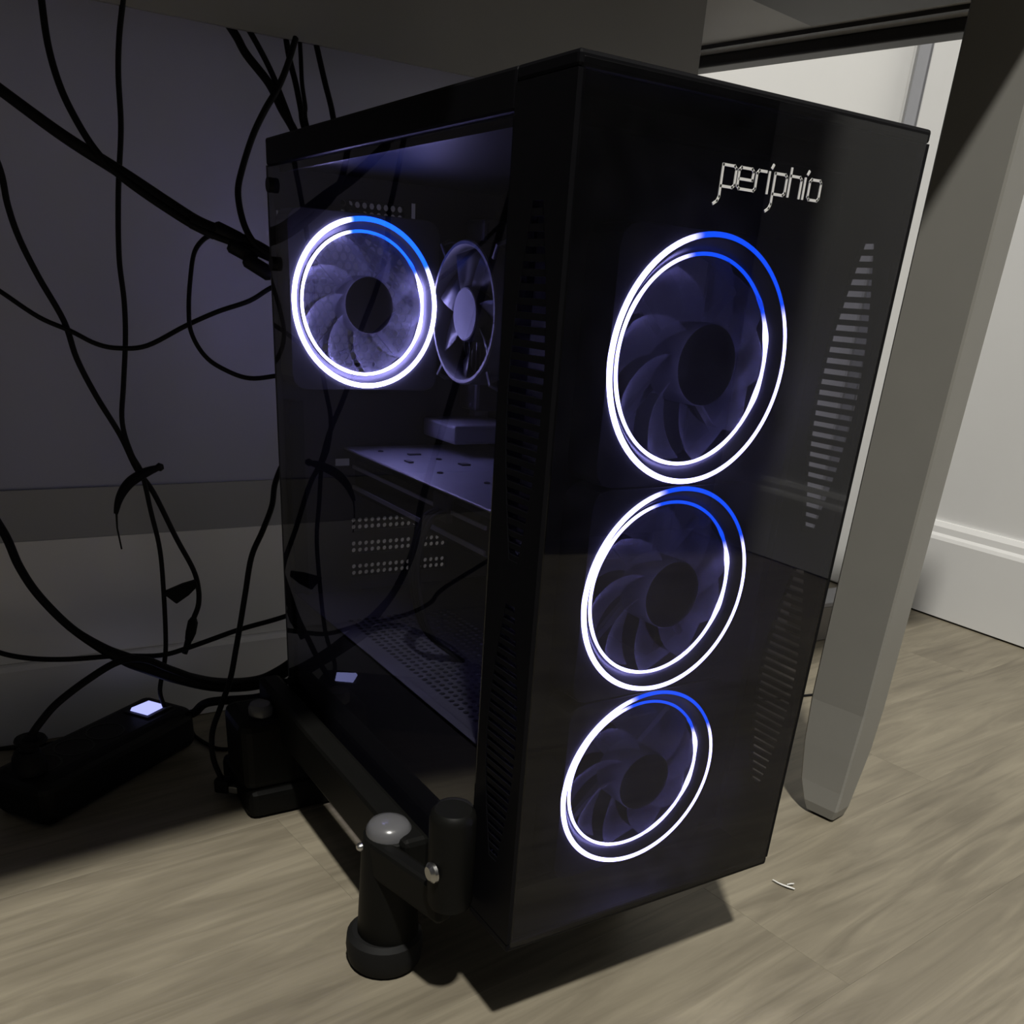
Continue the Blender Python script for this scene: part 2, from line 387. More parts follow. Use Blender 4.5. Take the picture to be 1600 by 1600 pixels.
# bezel: top, bottom and the two cheeks with lens-shaped vents
MB().box(0, W, -.0008, .043, H - .006, H).build('bezel_top', M_case, T, bevel=.0015)
MB().box(0, W, -.0008, .043, 0, .006).build('bezel_base', M_case, T, bevel=.0015)
def lens(z, z0, z1):
    t = (z - z0) / (z1 - z0); h = (.004 + .0105 * math.sin(PI * min(max(t, 0), 1))) 
    return .0205 - h, .0205 + h
GR = ((.222, .372), (.052, .200))
for x0, x1 in ((0, .0035), (W - .0035, W)):
    mb = MB()
    zs = [.006] + [z for g in (GR[1], GR[0]) for z in [g[0] + (g[1] - g[0]) * k / 12 for k in range(13)]] + [H - .006]
    for a, b in zip(zs[:-1], zs[1:]):
        g = next((g for g in GR if a >= g[0] - 1e-6 and b <= g[1] + 1e-6), None)
        if g is None: mb.box(x0, x1, -.0008, .043, a, b)
        else:
            (la, ha), (lb, hb) = lens(a, *g), lens(b, *g)
            for s0, s1, e0, e1 in ((-.0008, -.0008, la, lb), (ha, hb, .043, .043)):
                vs = [(x, y, z) for x in (x0, x1) for (y, z) in ((s0, a), (e0, a), (e1, b), (s1, b))]
                mb.add(vs, [(0, 3, 2, 1), (4, 5, 6, 7), (0, 1, 5, 4), (2, 3, 7, 6), (1, 2, 6, 5), (0, 4, 7, 3)])
    ck = mb.build('bezel_cheek', M_case, T)
    for g in GR:
        n = 27; p = (g[1] - g[0]) / n
        for k in range(n):
            za = g[0] + p * k; la, ha = lens(za + p * .25, *g)
            MB().box(x0 + .0004, x1 - .0004, la - .001, ha + .001, za, za + p * .50).build('vent_slat', M_case, ck)
# shell
MB().box(0, W, .043, D, H - .016, H).build('top_panel', M_case, T, bevel=.0015)
MB().box(.004, W, .043, D, 0, .011).build('base_panel', M_case, T, bevel=.001)
MB().box(W - .004, W, .043, D, .011, H - .016).build('right_panel', M_case, T)
MB().box(0, .004, .0435, D - .001, .003, H - .0165).build('side_glass', M_sglass, T, bevel=.0006, seg=1)
for yy, zz in ((.352, .392), (.352, .345), (.352, .030)):
    MB().lathe([(.0045, -.0035), (.0045, 0)], (.0, yy, zz), 'x', 14).build('thumb_screw', M_black, T, smooth=True)
# inner frame along the front and top of the side window
MB().box(.0045, .016, .044, .051, .107, H - .016).box(.0045, .016, .35, D - .004, .011, .255).box(.0045, .0075, .051, .35, H - .020, H - .0165).build('window_frame', M_case, T)
# front steel plate with the three fan openings
FX, FZ, FS, FY = .1034, .3115, .1166, .0225
mb = MB()
for i in range(3):
    zc = FZ - i * FS
    n = 64; vs = []; fs = []
    for y in (.0475, .0490):
        for r_ in (0, 1):
            for k in range(n):
                a = 2 * PI * k / n; ca, sa = math.cos(a), math.sin(a)
                if r_ == 0: vs.append((FX + .055 * ca, y, zc + .055 * sa))
                else:
                    s_ = FS / 2 / max(abs(ca), abs(sa)); vs.append((FX + s_ * ca, y, zc + s_ * sa))
    for k in range(n):
        k2 = (k + 1) % n
        fs += [(k, k2, n + k2, n + k), (2 * n + k, 3 * n + k, 3 * n + k2, 2 * n + k2), (k, 2 * n + k, 2 * n + k2, k2)]
    mb.add(vs, fs)
zt, zb = FZ + FS / 2, FZ - 2.5 * FS
mb.box(.0045, FX - FS / 2, .0475, .049, .011, H - .016).box(FX + FS / 2, W - .004, .0475, .049, .011, H - .016)
mb.box(FX - FS / 2, FX + FS / 2, .0475, .049, zt, H - .016).box(FX - FS / 2, FX + FS / 2, .0475, .049, .011, zb)
mb.build('front_plate', M_inner, T)
# rear plate: fan grille, port block, perforated slot covers
RX, RZ, RY = .0615, .3225, .336
mb = MB(); yb = D - .003
def rect(x0, x1, z0, z1): mb.box(x0, x1, yb, D, z0, z1)
c = .0064; cv = c * .87
nx, nz = 18, 20; gx0 = RX - nx * c / 2; gz0 = RZ - nz * cv / 2
mb2 = MB().perf((gx0, D, gz0), (1, 0, 0), (0, 0, 1), nx, nz, (c, cv), c * .43, .0012, stagger=True, keep=lambda p: (p.x - RX) ** 2 + (p.z - RZ) ** 2 < .054 ** 2)
gx1, gz1 = gx0 + (nx + .5) * c, gz0 + nz * cv
rect(.0, gx0 + .001, .115, gz1); rect(gx0, gx1, gz0 - .03, gz0); rect(gx0, .045, .115, gz0 - .03)
rect(gx1, W - .004, .215, gz1)
hz0 = gz1 + .0005
mb3 = MB().perf((.052, D, hz0), (1, 0, 0), (0, 0, 1), 9, 2, .0056, .0021, .0012)
rect(0, .052, gz1, H - .016); rect(.1024, .108, gz1, H - .016); rect(.052, .1024, hz0 + .0112, H - .016)
rect(.1125, W - .004, gz1, H - .016); rect(.108, .1125, .392, H - .016)
rect(.0, .045, .0, .115); rect(.045, W - .004, .0, .107); rect(.16, W - .004, .107, .215)
SC = []
zz = [.113, .1325, .152, .1715, .191]
for k, z in enumerate(zz):
    if k < 3: SC.append(MB().perf((.058, D, z), (1, 0, 0), (0, 0, 1), 16, 2, .0056, .0019, .0012))
    else: rect(.058, .16, z, z + .0112)
    rect(.045, .058, z - .006, z + .0135); rect(.1476, .16, z - .006, z + .0135); rect(.058, .1476, z + .0112, z + .0195)
rect(.045, .16, .107, .113); rect(.045, gx1, .2105, gz0 - .03)
rp = mb.build('rear_panel', M_inner, T)
mb2.build('fan_grille', M_inner, rp); mb3.build('vent_strip', M_inner, rp)
for m_ in SC: m_.build('slot_cover', M_inner, rp)
MB().box(.165, .178, D - .012, D + .001, .235, .385).build('port_block', M_alu, rp)
# power supply shroud with vent holes
mb = MB().box(.0045, .0055, .051, D - .004, .011, .107)
sh = mb.build('power_supply_shroud', M_inner, T)
c = .0062; nu, nv = 30, 46
MB().perf((.0055 + .0062, .060, .107), (1, 0, 0), (0, 1, 0), nu, nv, c, .0021, -.0012,
          keep=lambda p: .018 < p.x < .105 and .075 < p.y < .275).box(.0045, .0120, .051, D - .004, .1055, .107).box(.012, W - .004, .049, .060, .1055, .107).build('shroud_top', M_shroud, sh)
# motherboard and what is on it
mo = MB().box(.178, .180, .110, .356, .120, .392).build('motherboard', M_board, T)
MB().box(.190, .1915, .060, .356, .107, .404).build('motherboard_tray', M_inner, T)
MB().box(.118, .178, .300, .354, .229, .243).build('heatsink', M_alu, mo, bevel=.002)
MB().box(.150, .178, .325, .354, .25, .385).build('port_cover', M_inner, mo, bevel=.003)
for z in (.150, .172, .133): MB().box(.168, .178, .20, .29, z, z + .006).build('expansion_slot', M_black, mo)
for y in (.196, .205, .222, .231)[1::2]: MB().box(.148, .178, y, y + .0045, .262, .388).build('memory_stick', M_inner, mo)
for (y, z) in ((.15, .36), (.135, .29), (.17, .25)): MB().lathe([(.004, 0), (.004, -.012)], (.178, y, z), 'x', 12).build('capacitor', M_alu, mo, smooth=True)
# processor cooler with its own small fan facing the side glass
cy, cz, cx = .292, .3215, .116
co = MB()
for k in range(14): co.box(cx + .022, .176, cy - .043 + k * .0064, cy - .0415 + k * .0064, cz - .042, cz + .042)
co = co.build('processor_cooler', M_alu, T)
n = 48; vs = []; fs = []
for (r0, x) in ((.0465, cx + .022), (.0475, cx + .020), (.0475, cx + .001), (.0465, cx), (.0445, cx), (.0435, cx + .002), (.0435, cx + .022)):
    for k in range(n):
        a = 2 * PI * k / n; vs.append((x, cy + r0 * math.cos(a), cz + r0 * math.sin(a)))
for i in range(6):
    for k in range(n): fs.append((i * n + k, i * n + (k + 1) % n, i * n + n + (k + 1) % n, i * n + n + k))
MB().add(vs, fs).build('fan_frame', M_fanframe2, co, smooth=True)
for sy in (-1, 1):
    for sz in (-1, 1):
        MB().tube([(cx + .004, cy + sy * .034, cz + sz * .036), (cx + .003, cy + sy * .040, cz + sz * .044), (cx + .010, cy + sy * .041, cz + sz * .047), (cx + .024, cy + sy * .041, cz + sz * .047)], .0015, 6).build('fan_clip', M_fanframe2, co, smooth=True)
MB().lathe([(.0185, cx + .018), (.0185, cx + .004), (.0175, cx + .0025)], (0, cy, cz), 'x', 32).build('fan_hub', M_hub, co, smooth=True)
MB().lathe([(.0168, cx + .0026), (.0168, cx + .002)], (0, cy, cz), 'x', 32).build('hub_sticker', M_sticker, co)
for k in range(7):
    a0 = 2 * PI * k / 7; vs = []
    for i in range(5):
        r = .018 + .0245 * i / 4
        for j, (da, x) in enumerate(((0, .005), (.35, .011), (.7, .017))):
            a = a0 + da + i * .05; vs.append((cx + x, cy + r * math.cos(a), cz + r * math.sin(a)))
    fs = [(i * 3 + j, i * 3 + j + 1, i * 3 + j + 4, i * 3 + j + 3) for i in range(4) for j in range(2)]
    o = MB().add(vs, fs).build('fan_blade', M_fanframe, co, smooth=True)
    md = o.modifiers.new('thickness', 'SOLIDIFY'); md.thickness = .001
# graphics card
gc = MB().box(.056, .176, .120, .352, .184, .2165).build('graphics_card', M_black, T, bevel=.004)
bp = MB().box(.050, .178, .118, .356, .2185, .2205).build('back_plate', M_plate, gc, bevel=.0008, seg=1)
for (x, y) in ((.07, .33), (.075, .24), (.10, .29), (.11, .22), (.135, .25), (.09, .20)):
    MB().lathe([(.0022, .2204), (.0022, .2212), (.001, .2216)], (x, y, 0), n=10).build('plate_screw', M_black, gc)
for x, y, w_, d_ in ((.085, .31, .010, .004), (.105, .262, .007, .007), (.07, .28, .004, .008)):
    MB().box(x, x + w_, y, y + d_, .2204, .2216).build('board_chip', M_board, gc)
MB().box(.0545, .0565, .14, .35, .189, .192).box(.0545, .0565, .14, .35, .205, .2075).build('shroud_trim', M_alu, gc)
MB().box(.052, .066, .185, .205, .199, .2165).build('power_socket', M_inner, gc)
for k in range(3):
    y = .188 + .005 * k
    MB().tube(smooth_path([(.054, y, .206), (.040, y - .002, .200), (.030, y - .006, .170), (.036, y - .014, .130), (.060, y - .02, .107)]), .0018, 8).build('power_lead', M_cable, gc, smooth=True)

# fans ---------------------------------------------------------------
def sq(a, h=.0580, rc=.010):
    c_, s_ = abs(math.cos(a)), abs(math.sin(a)); r = h / max(c_, s_)
    # rounded corner
    q = h - rc
    if c_ * r > q and s_ * r > q:
        B = q * (c_ + s_); C_ = 2 * q * q - rc * rc; r = B + math.sqrt(max(B * B - C_, 0))
    return r
def frame_mesh():
    n = 96; secs = [('s', 0, .024), ('s', 0, .0008), ('q', .0005, 0), ('c', .0550, .0), ('c', .0535, .0010), ('c', .0500, .0065), ('c', .0488, .0075), ('c', .0488, .024)]
    vs = []; fs = []
    for kind, r, y in secs:
        for k in range(n):
            a = 2 * PI * (k + .5) / n
            rr = r if kind == 'c' else sq(a) - r
            vs.append((rr * math.cos(a), y, rr * math.sin(a)))
    m = len(secs)
    for i in range(m):
        for k in range(n):
            i2, k2 = (i + 1) % m, (k + 1) % n
            fs.append((i * n + k, i * n + k2, i2 * n + k2, i2 * n + k))
    return MB().add(vs, fs)
def bump(a):
    d = 0
    for c_, w_, h_ in ((16, 7, 1.0), (-18, 8, .9), (37, 4, .5), (200, 10, .25), (250, 9, .3), (-60, 9, .3), (150, 8, .3)):
        x = (math.degrees(a) - c_ + 180) % 360 - 180; d += h_ * math.exp(-(x / w_) ** 2)
    return 1 + .65 * d
def bump_o(a):
    return 1 + .25 * math.cos(a - PI * 1.05)
f_me = frame_mesh(); me_frame = f_me.mesh('fan_frame'); 
bm = bmesh.new(); bm.from_mesh(me_frame); bmesh.ops.recalc_face_normals(bm, faces=bm.faces); bm.to_mesh(me_frame); bm.free()
me_frame.polygons.foreach_set('use_smooth', [True] * len(me_frame.polygons)); me_frame.set_sharp_from_angle(angle=math.radians(30))
me_frame.materials.append(M_fanframe); me_frameR = me_frame.copy(); me_frameR.materials.clear(); me_frameR.materials.append(M_fanframe2)
def prep(mb, m):
    me = mb.mesh('m'); bm = bmesh.new(); bm.from_mesh(me); bmesh.ops.recalc_face_normals(bm, faces=bm.faces); bm.to_mesh(me); bm.free()
    me.polygons.foreach_set('use_smooth', [True] * len(me.polygons)); me.set_sharp_from_angle(angle=math.radians(40)); me.materials.append(m); return me
me_r1 = prep(MB().torus((0, 0, 0), .0564, .0012, rad=bump_o), M_ring)
me_r2 = prep(MB().torus((0, .0055, 0), .0484, .00085, n=180, rad=bump), M_ring2)
me_r1R = prep(MB().torus((0, 0, 0), .0548, .0016), M_ringR)
me_r2R = prep(MB().torus((0, .0055, 0), .0472, .0010, n=180, rad=bump), M_ringR)
me_hub = prep(MB().lathe([(.0150, -.0052), (.0185, -.0042), (.0190, -.003), (.0190, .018)], (0, 0, 0), 'y', 40), M_hub)
vs = []; NR, NC = 7, 5
for i in range(NR):
    t = i / (NR - 1); r = .0186 + .0285 * t
    for j in range(NC):
        u = j / (NC - 1); a = .15 * t * t + (u - .5) * (.78 - .10 * t) + .35 * t
        y = .0015 + (.0155 - .004 * t) * u + .002 * math.sin(PI * u)
        vs.append((r * math.cos(a), y, r * math.sin(a)))
n0 = len(vs); vs += [(x, y + .0009, z) for x, y, z in vs]; fs = []
for i in range(NR - 1):
    for j in range(NC - 1):
        q = (i * NC + j, i * NC + j + 1, (i + 1) * NC + j + 1, (i + 1) * NC + j); fs += [q, tuple(n0 + k for k in reversed(q))]
bd = [i * NC for i in range(NR)] + [(NR - 1) * NC + j for j in range(1, NC)] + [i * NC + NC - 1 for i in range(NR - 2, -1, -1)] + list(range(NC - 2, 0, -1))
for k in range(len(bd)):
    a, b = bd[k], bd[(k + 1) % len(bd)]; fs.append((a, b, n0 + b, n0 + a))
me_blade = prep(MB().add(vs, fs), M_blade)
me_strut = prep(MB().box(.015, .050, .0205, .0235, -.002, .002), M_fanframe)
def fan(c, label, rear=False, twist=0.0):
    # the frame is the part; rings, hub, blades and struts hang on it
    fr = bpy.data.objects.new('case_fan', me_frameR if rear else me_frame); COL.objects.link(fr); fr.parent = T; fr.location = c; fr['label'] = label
    def ch(name, me, ry=0):
        o = bpy.data.objects.new(name, me); COL.objects.link(o); o.parent = fr; o.rotation_euler = (0, ry, 0); return o
    ch('outer_light_ring', me_r1R if rear else me_r1); ch('inner_light_ring', me_r2R if rear else me_r2); ch('hub', me_hub)
    for k in range(9): ch('blade', me_blade, twist + 2 * PI * k / 9)
    for k in range(4): ch('strut', me_strut, PI / 4 + PI / 2 * k)
fan((FX, FY, FZ), 'uppermost front fan with blue-topped white light rings', twist=.2)
fan((FX, FY, FZ - FS), 'middle front fan with blue-topped white light rings', twist=.55)
fan((FX, FY, FZ - 2 * FS), 'lowest front fan with blue-topped white light rings', twist=.05)
fan((RX, RY, RZ), 'exhaust fan with bright white light rings seen through the side glass', True, .3)

# lettering on the front glass
U = .0611 / 810; XH = .0078; BX, BZ = .0768, .3838
def stroke(mb, pts, w=.00052):
    P = [Vector((BX + u * U, 0, BZ + v * XH)) for u, v in pts]
    for a, b in zip(P[:-1], P[1:]):
        d = (b - a).normalized(); n = Vector((-d.z, 0, d.x)) * w; e = d * w * .8
        q = [a - e + n, a - e - n, b + e - n, b + e + n]
        mb.add([(p.x, -.0010, p.z) for p in q] + [(p.x, -.0014, p.z) for p in q], [(0, 1, 2, 3), (7, 6, 5, 4), (0, 4, 5, 1), (1, 5, 6, 2), (2, 6, 7, 3), (3, 7, 4, 0)])
LT = [[[(8, 1), (8, -.50), (-4, -.72), (-28, -.86)], [(8, 1), (95, 1), (110, .88), (110, .12), (95, 0), (8, 0)]],
      [[(140, .47), (243, .47), (246, .88), (232, 1), (148, 1), (134, .88), (134, .12), (148, 0), (262, 0), (274, .12), (274, .86), (288, 1), (345, 1)]],
      [[(372, 0), (372, 1)], [(386, 1.22), (394, 1.36)]],
      [[(418, 1), (418, -.50), (406, -.72), (384, -.86)], [(418, 1), (502, 1), (516, .88), (516, .12), (502, 0), (418, 0)]],
      [[(545, 0), (545, 1.36)], [(545, 1), (625, 1), (639, .88), (639, 0)]],
      [[(670, 0), (670, 1)], [(684, 1.22), (692, 1.36)]],
      [[(712, .12), (712, .88), (724, 1), (796, 1), (808, .88), (808, .12), (796, 0), (724, 0), (712, .12)]]]
for g in LT:
    mb = MB()
    for s_ in g: stroke(mb, s_)
    mb.build('logo_letter', M_logo, fg)

# ------------------------------------------------------------------ stand under the tower
so = Vector((.09, .2, FL)); S = thing('computer_stand', 'black plastic stand with round posts carrying the computer tower', 'stand', so)
def S_(): return MB(so)
def post(name, x, y, r0, r1, z0, z1, foot=True):
    p = S_().lathe([(r0 * .92, z0), (r0, z0 + .004), (r1 * 1.02, z1 - .006), (r1 * .96, z1 - .002), (r1 * .80, z1)], (x, y, 0), n=36).build(name, M_stand, S, smooth=True)
    return p
PX, PY = -.0235, .107
p = post('post', PX, PY, .0205, .0168, -.056, .027)
S_().lathe([(.0145, .026), (.0143, .030), (.0120, .0335), (.007, .0355), (.001, .036)], (PX, PY, 0), n=30).build('post_cap', M_gloss, p, smooth=True)
S_().lathe([(.0215, FL), (.0245, FL + .004), (.0258, FL + .014), (.0250, FL + .023), (.0215, FL + .026)], (PX - .002, PY + .001, 0), n=30).build('rubber_foot', M_rubber, p, smooth=True)
S_().lathe([(.0016, -.0035), (.0028, -.002), (.0028, 0)], (PX - .0168, PY + .0035, .018), 'x', 12).build('rivet', M_chrome, p, smooth=True)
p2 = post('clamp_post', -.0142, .042, .0136, .0132, .012, .076)
S_().lathe([(.004, -.004), (.0062, -.002), (.0062, 0)], (-.0270, .0385, .0395), 'x', 16).build('bolt', M_chrome, p2, smooth=True)
rm = Matrix.Rotation(math.radians(-76), 3, 'Z')
S_().box(-.026 - .034, -.026 + .034, .072 - .006, .072 + .006, .000, .026, rm, (-.026, .072, .012)).build('link_arm', M_stand, S, bevel=.003)
S_().box(-.0235, -.0045, .085, .375, -.010, .030).build('side_bar', M_stand, S, bevel=.004)
rp_ = S_().box(-.056, -.0065, .318, .372, -.050, .014).build('rear_post', M_stand, S, bevel=.009, seg=3)
S_().box(-.054, .030, .315, .400, FL, -.048).build('rear_foot', M_stand, rp_, bevel=.008, seg=3)
S_().lathe([(.010, .012), (.010, .020), (.008, .023)], (-.034, .335, 0), n=24).build('post_cap', M_gloss, rp_, smooth=True)
for y in (.105, .335):
    S_().box(-.030, .185, y - .016, y + .016, -.024, 0).build('cross_bar', M_stand, S, bevel=.003)
    q = S_().lathe([(.014, -.060), (.014, -.022)], (.168, y, 0), n=24).build('post', M_stand, S, smooth=True)
    S_().lathe([(.018, FL), (.019, FL + .010), (.016, FL + .016)], (.168, y, 0), n=24).build('rubber_foot', M_rubber, q, smooth=True)

# ------------------------------------------------------------------ power strip
A = math.radians(36); sc0 = Vector((-.152, .440, FL)); PS = thing('power_strip', 'black power strip with lit white switch on the floor by rear wall', 'power strip', sc0)
PS.rotation_euler = (0, 0, A)
MB().box(-.083, .098, -.0305, .0305, .0, .042).build('body', M_black, PS, bevel=.011, seg=4)
MB().box(.052, .084, -.014, .014, .0415, .0435).build('switch_frame', M_dark, PS, bevel=.0006, seg=1)
o = MB().add([(.056, -.010, .0435), (.080, -.010, .0435), (.080, .010, .0435), (.056, .010, .0435), (.057, -.009, .0465), (.079, -.009, .0452), (.079, .009, .0452), (.057, .009, .0465)],
         [(0, 3, 2, 1), (4, 5, 6, 7), (0, 1, 5, 4), (1, 2, 6, 5), (2, 3, 7, 6), (3, 0, 4, 7)]).build('rocker_switch', M_switch, PS)
o['label'] = 'glowing white rocker switch'
for x in (-.055, -.02, .015):
    MB().lathe([(.0165, .0418), (.0165, .0424), (.0150, .0424), (.0150, .0405)], (x, 0, 0), n=24).build('socket', M_dark, PS)

# ------------------------------------------------------------------ cables
CB = {
    'thick_bundle': (0.0040, [[-.46, .515, .598], [-.30, .51, .527], [-0.1634, 0.5, 0.4546], [-0.1436, 0.4883, 0.44], [-0.1094, 0.4689, 0.4156], [-0.0777, 0.4528, 0.397], [-0.0484, 0.4381, 0.3788], [-0.0301, 0.4294, 0.3684], [-0.0104, 0.4214, 0.3621], [0.0063, 0.4146, 0.3562], [0.0167, 0.41, 0.3507]]),
    'bundle_feed': (0.0025, [[-.104, .512, .596], [-0.1065, 0.505, 0.5122], [-0.1083, 0.4985, 0.4969], [-0.1095, 0.4871, 0.4701], [-0.1071, 0.4771, 0.4475], [-0.1015, 0.4682, 0.4289], [-0.0919, 0.4582, 0.4093], [-0.0777, 0.4484, 0.3933], [-0.0499, 0.4335, 0.3745], [-0.0284, 0.4233, 0.3631], [-0.0038, 0.4129, 0.3555], [0.015, 0.405, 0.3484]]),
    'left_drop': (0.0021, [[-.046, .51, .596], [-0.0513, 0.5, 0.5214], [-0.0544, 0.4991, 0.5063], [-0.0599, 0.4978, 0.4831], [-0.0633, 0.4965, 0.4598], [-0.0655, 0.4948, 0.4282], [-0.0725, 0.4926, 0.3866], [-0.0774, 0.4904, 0.3435], [-0.0775, 0.4889, 0.3124], [-0.0799, 0.4876, 0.2848], [-0.0854, 0.486, 0.2515], [-0.09, 0.4847, 0.2222], [-0.0859, 0.4836, 0.1979], [-0.0793, 0.4828, 0.1812], [-0.0756, 0.4815, 0.1492], [-0.0718, 0.4802, 0.1158], [-0.0728, 0.4786, 0.0757], [-0.0755, 0.4771, 0.0342], [-0.0788, 0.4763, 0.0132], [-0.0856, 0.4754, -0.0128], [-0.0833, 0.475, -0.0300]]),
    'jack': (0.0024, [[-.20, .505, .596], [-.18, .50, .51], [-0.158, 0.495, 0.4203], [-0.1506, 0.4945, 0.3927], [-0.1492, 0.4942, 0.3711], [-0.145, 0.4939, 0.3503], [-0.1359, 0.4935, 0.3257], [-0.1224, 0.493, 0.2957], [-0.1169, 0.4927, 0.2693], [-0.1063, 0.4923, 0.2419], [-0.0914, 0.4918, 0.2111], [-0.0818, 0.4915, 0.184], [-0.07, 0.4912, 0.1632], [-0.055, 0.4908, 0.1233], [-0.0426, 0.4905, 0.0932], [-0.0396, 0.4903, 0.0748], [-0.0409, 0.4901, 0.0597], [-0.046, 0.49, 0.0479]]),
    'sag': (0.0018, [[-.42, .52, .596], [-.34, .518, .46], [-.25, .515, .372], [-0.1772, 0.51, 0.3237], [-0.1624, 0.5037, 0.314], [-0.1398, 0.494, 0.298], [-0.1196, 0.4866, 0.2894], [-0.1033, 0.4806, 0.2813], [-0.088, 0.4758, 0.2789], [-0.0674, 0.4697, 0.2818], [-0.0387, 0.4606, 0.2977], [-0.0149, 0.4533, 0.3092], [0.009, 0.4462, 0.3185], [0.0282, 0.44, 0.3302], [0.045, .415, .335], [.05, .366, .336]]),
    'loop': (0.0018, [[-0.0087, 0.47, 0.364], [-0.018, 0.4677, 0.3593], [-0.0264, 0.4649, 0.3499], [-0.0317, 0.4606, 0.3338], [-0.0366, 0.4547, 0.3113], [-0.0373, 0.45, 0.2934], [-0.0295, 0.4451, 0.2773], [-0.0163, 0.4409, 0.268], [0.0024, 0.4359, 0.2621], [0.0271, 0.43, 0.2655], [.06, .40, .275], [.08, .366, .28]]),
    'drape': (0.0024, [[0.0693, 0.49, 0.5027], [0.0574, 0.4789, 0.4813], [0.0461, 0.4699, 0.4646], [0.0338, 0.4617, 0.45], [0.0195, 0.4507, 0.4303], [0.0059, 0.4376, 0.4064], [-0.0005, 0.4293, 0.3911], [-0.0015, 0.4197, 0.3744], [0.0018, 0.4115, 0.3613], [0.01, 0.4039, 0.3523], [0.03, 0.385, 0.344], [.05, .366, .345]]),
    'c8': (0.0032, [[0.0213, 0.51, 0.5096], [0.0275, 0.5035, 0.4987], [0.0324, 0.4976, 0.4879], [0.0454, 0.4865, 0.4703], [0.0518, 0.4778, 0.4539], [0.0588, 0.47, 0.4395], [.075, .45, .40], [.10, .366, .37]]),
    'c9': (0.0022, [[0.0358, 0.505, 0.5074], [0.0426, 0.4975, 0.4935], [0.0491, 0.4891, 0.4773], [0.0549, 0.479, 0.4565], [0.0597, 0.47, 0.4375], [.07, .44, .39], [.12, .366, .35]]),
    'c10': (0.0023, [[0.0661, 0.505, 0.5091], [0.0658, 0.496, 0.4908], [0.0672, 0.4873, 0.4735], [0.0676, 0.4786, 0.4561], [0.0681, 0.47, 0.4386], [.08, .44, .38], [.13, .366, .33]]),
    'c11': (0.0017, [[0.0779, 0.505, 0.5082], [0.0746, 0.4945, 0.492], [0.0707, 0.4826, 0.4735], [0.0689, 0.472, 0.4577], [0.0665, 0.46, 0.4397], [.08, .43, .37], [.14, .366, .31]]),
    'c12': (0.0023, [[0.0906, 0.505, 0.5082], [0.0901, 0.4938, 0.4922], [0.0897, 0.4825, 0.4762], [0.0897, 0.4712, 0.4604], [0.0887, 0.46, 0.4445], [.095, .43, .37], [.15, .366, .29]]),
    'usb': (0.0025, [[.11, .366, .25], [.09, .44, .245], [0.0485, 0.45, 0.2098], [0.0314, 0.4436, 0.1952], [0.02, 0.4373, 0.1779], [0.0144, 0.4315, 0.1604], [0.0028, 0.4245, 0.1408], [-0.01, 0.4174, 0.1214], [-0.0187, 0.4125, 0.0913], [-0.0255, 0.4092, 0.0661], [-0.0326, 0.4025, 0.0461], [-0.0415, 0.3945, 0.0222], [-0.053, 0.3874, 0.0015], [-0.0636, 0.3807, -0.0183], [-0.0660, 0.3749, -0.0399], [-0.0630, 0.365, -0.0560]]),
    'power': (0.0037, [[-.34, .52, .596], [-.28, .515, .40], [-.225, .507, .235], [-0.197, 0.5, 0.1572], [-0.1877, 0.4946, 0.1319], [-0.1824, 0.49, 0.1087], [-0.1721, 0.485, 0.0844], [-0.1522, 0.4784, 0.0557], [-0.1299, 0.4729, 0.0353], [-0.1133, 0.4693, 0.0245], [-0.096, 0.4658, 0.0153], [-0.0703, 0.461, 0.0031], [-0.0378, 0.4553, -0.0075], [-0.0034, 0.4497, -0.009], [0.0205, 0.4457, -0.0001], [0.0508, 0.44, 0.0204], [.08, .42, .045], [.10, .366, .055]]),
    'low_sag': (0.0023, [[-.55, .52, .30], [-.42, .515, .16], [-.31, .51, .085], [-0.2247, 0.505, 0.0446], [-0.2078, 0.5012, 0.032], [-0.1845, 0.4968, 0.0249], [-0.1548, 0.4917, 0.0218], [-0.1186, 0.4857, 0.0218], [-0.0814, 0.4797, 0.0192], [-0.0533, 0.4753, 0.0256], [-0.0129, 0.4689, 0.0382], [0.0224, 0.4636, 0.0463], [0.0465, 0.46, 0.0529], [.07, .43, .07], [.12, .366, .08]]),
    'plugcable': (0.0030, [[.10, .366, .04], [.04, .42, .0], [-0.006, 0.44, -0.0032], [-0.0485, 0.4331, 0.006], [-0.0817, 0.4269, 0.0249], [-0.1051, 0.4222, 0.04], [-0.126, 0.4182, 0.0422], [-0.1501, 0.4131, 0.0331], [-0.1768, 0.4068, 0.0186], [-0.1923, 0.4026, 0.0052], [-0.201, 0.4, -0.0045]]),
    'floor_left': (0.0018, [[-.60, .50, -.0732], [-.42, .525, -.0732], [-0.2423, 0.5353, -0.0732], [-0.2216, 0.5338, -0.0732], [-0.1956, 0.5282, -0.0732], [-0.1624, 0.5283, -0.0732], [-0.1319, 0.5344, -0.0732], [-.09, .533, -.0732], [-0.058, 0.5152, -0.0732], [-0.055, 0.4901, -0.0732], [-0.0486, 0.4675, -0.0732], [-0.0402, 0.4533, -0.0732], [-0.0175, 0.4463, -0.0732], [0.0052, 0.4483, -0.0732]]),
    'floor_right': (0.0015, [[0.5152, 0.3348, -0.0735], [0.6153, 0.3159, -0.0735], [0.6337, 0.3124, -0.0735], [0.6843, 0.3017, -0.0735], [.74, .32, -.0735]]),
    'stripcord': (0.0041, [[-0.0716, 0.4990, -0.0508], [-0.0576, 0.478, -0.0430], [-0.0478, 0.4548, -0.0236], [-0.0135, 0.4288, -0.015], [0.0107, 0.41, -0.0063], [.06, .40, -.02], [.10, .41, -.05]]),
}
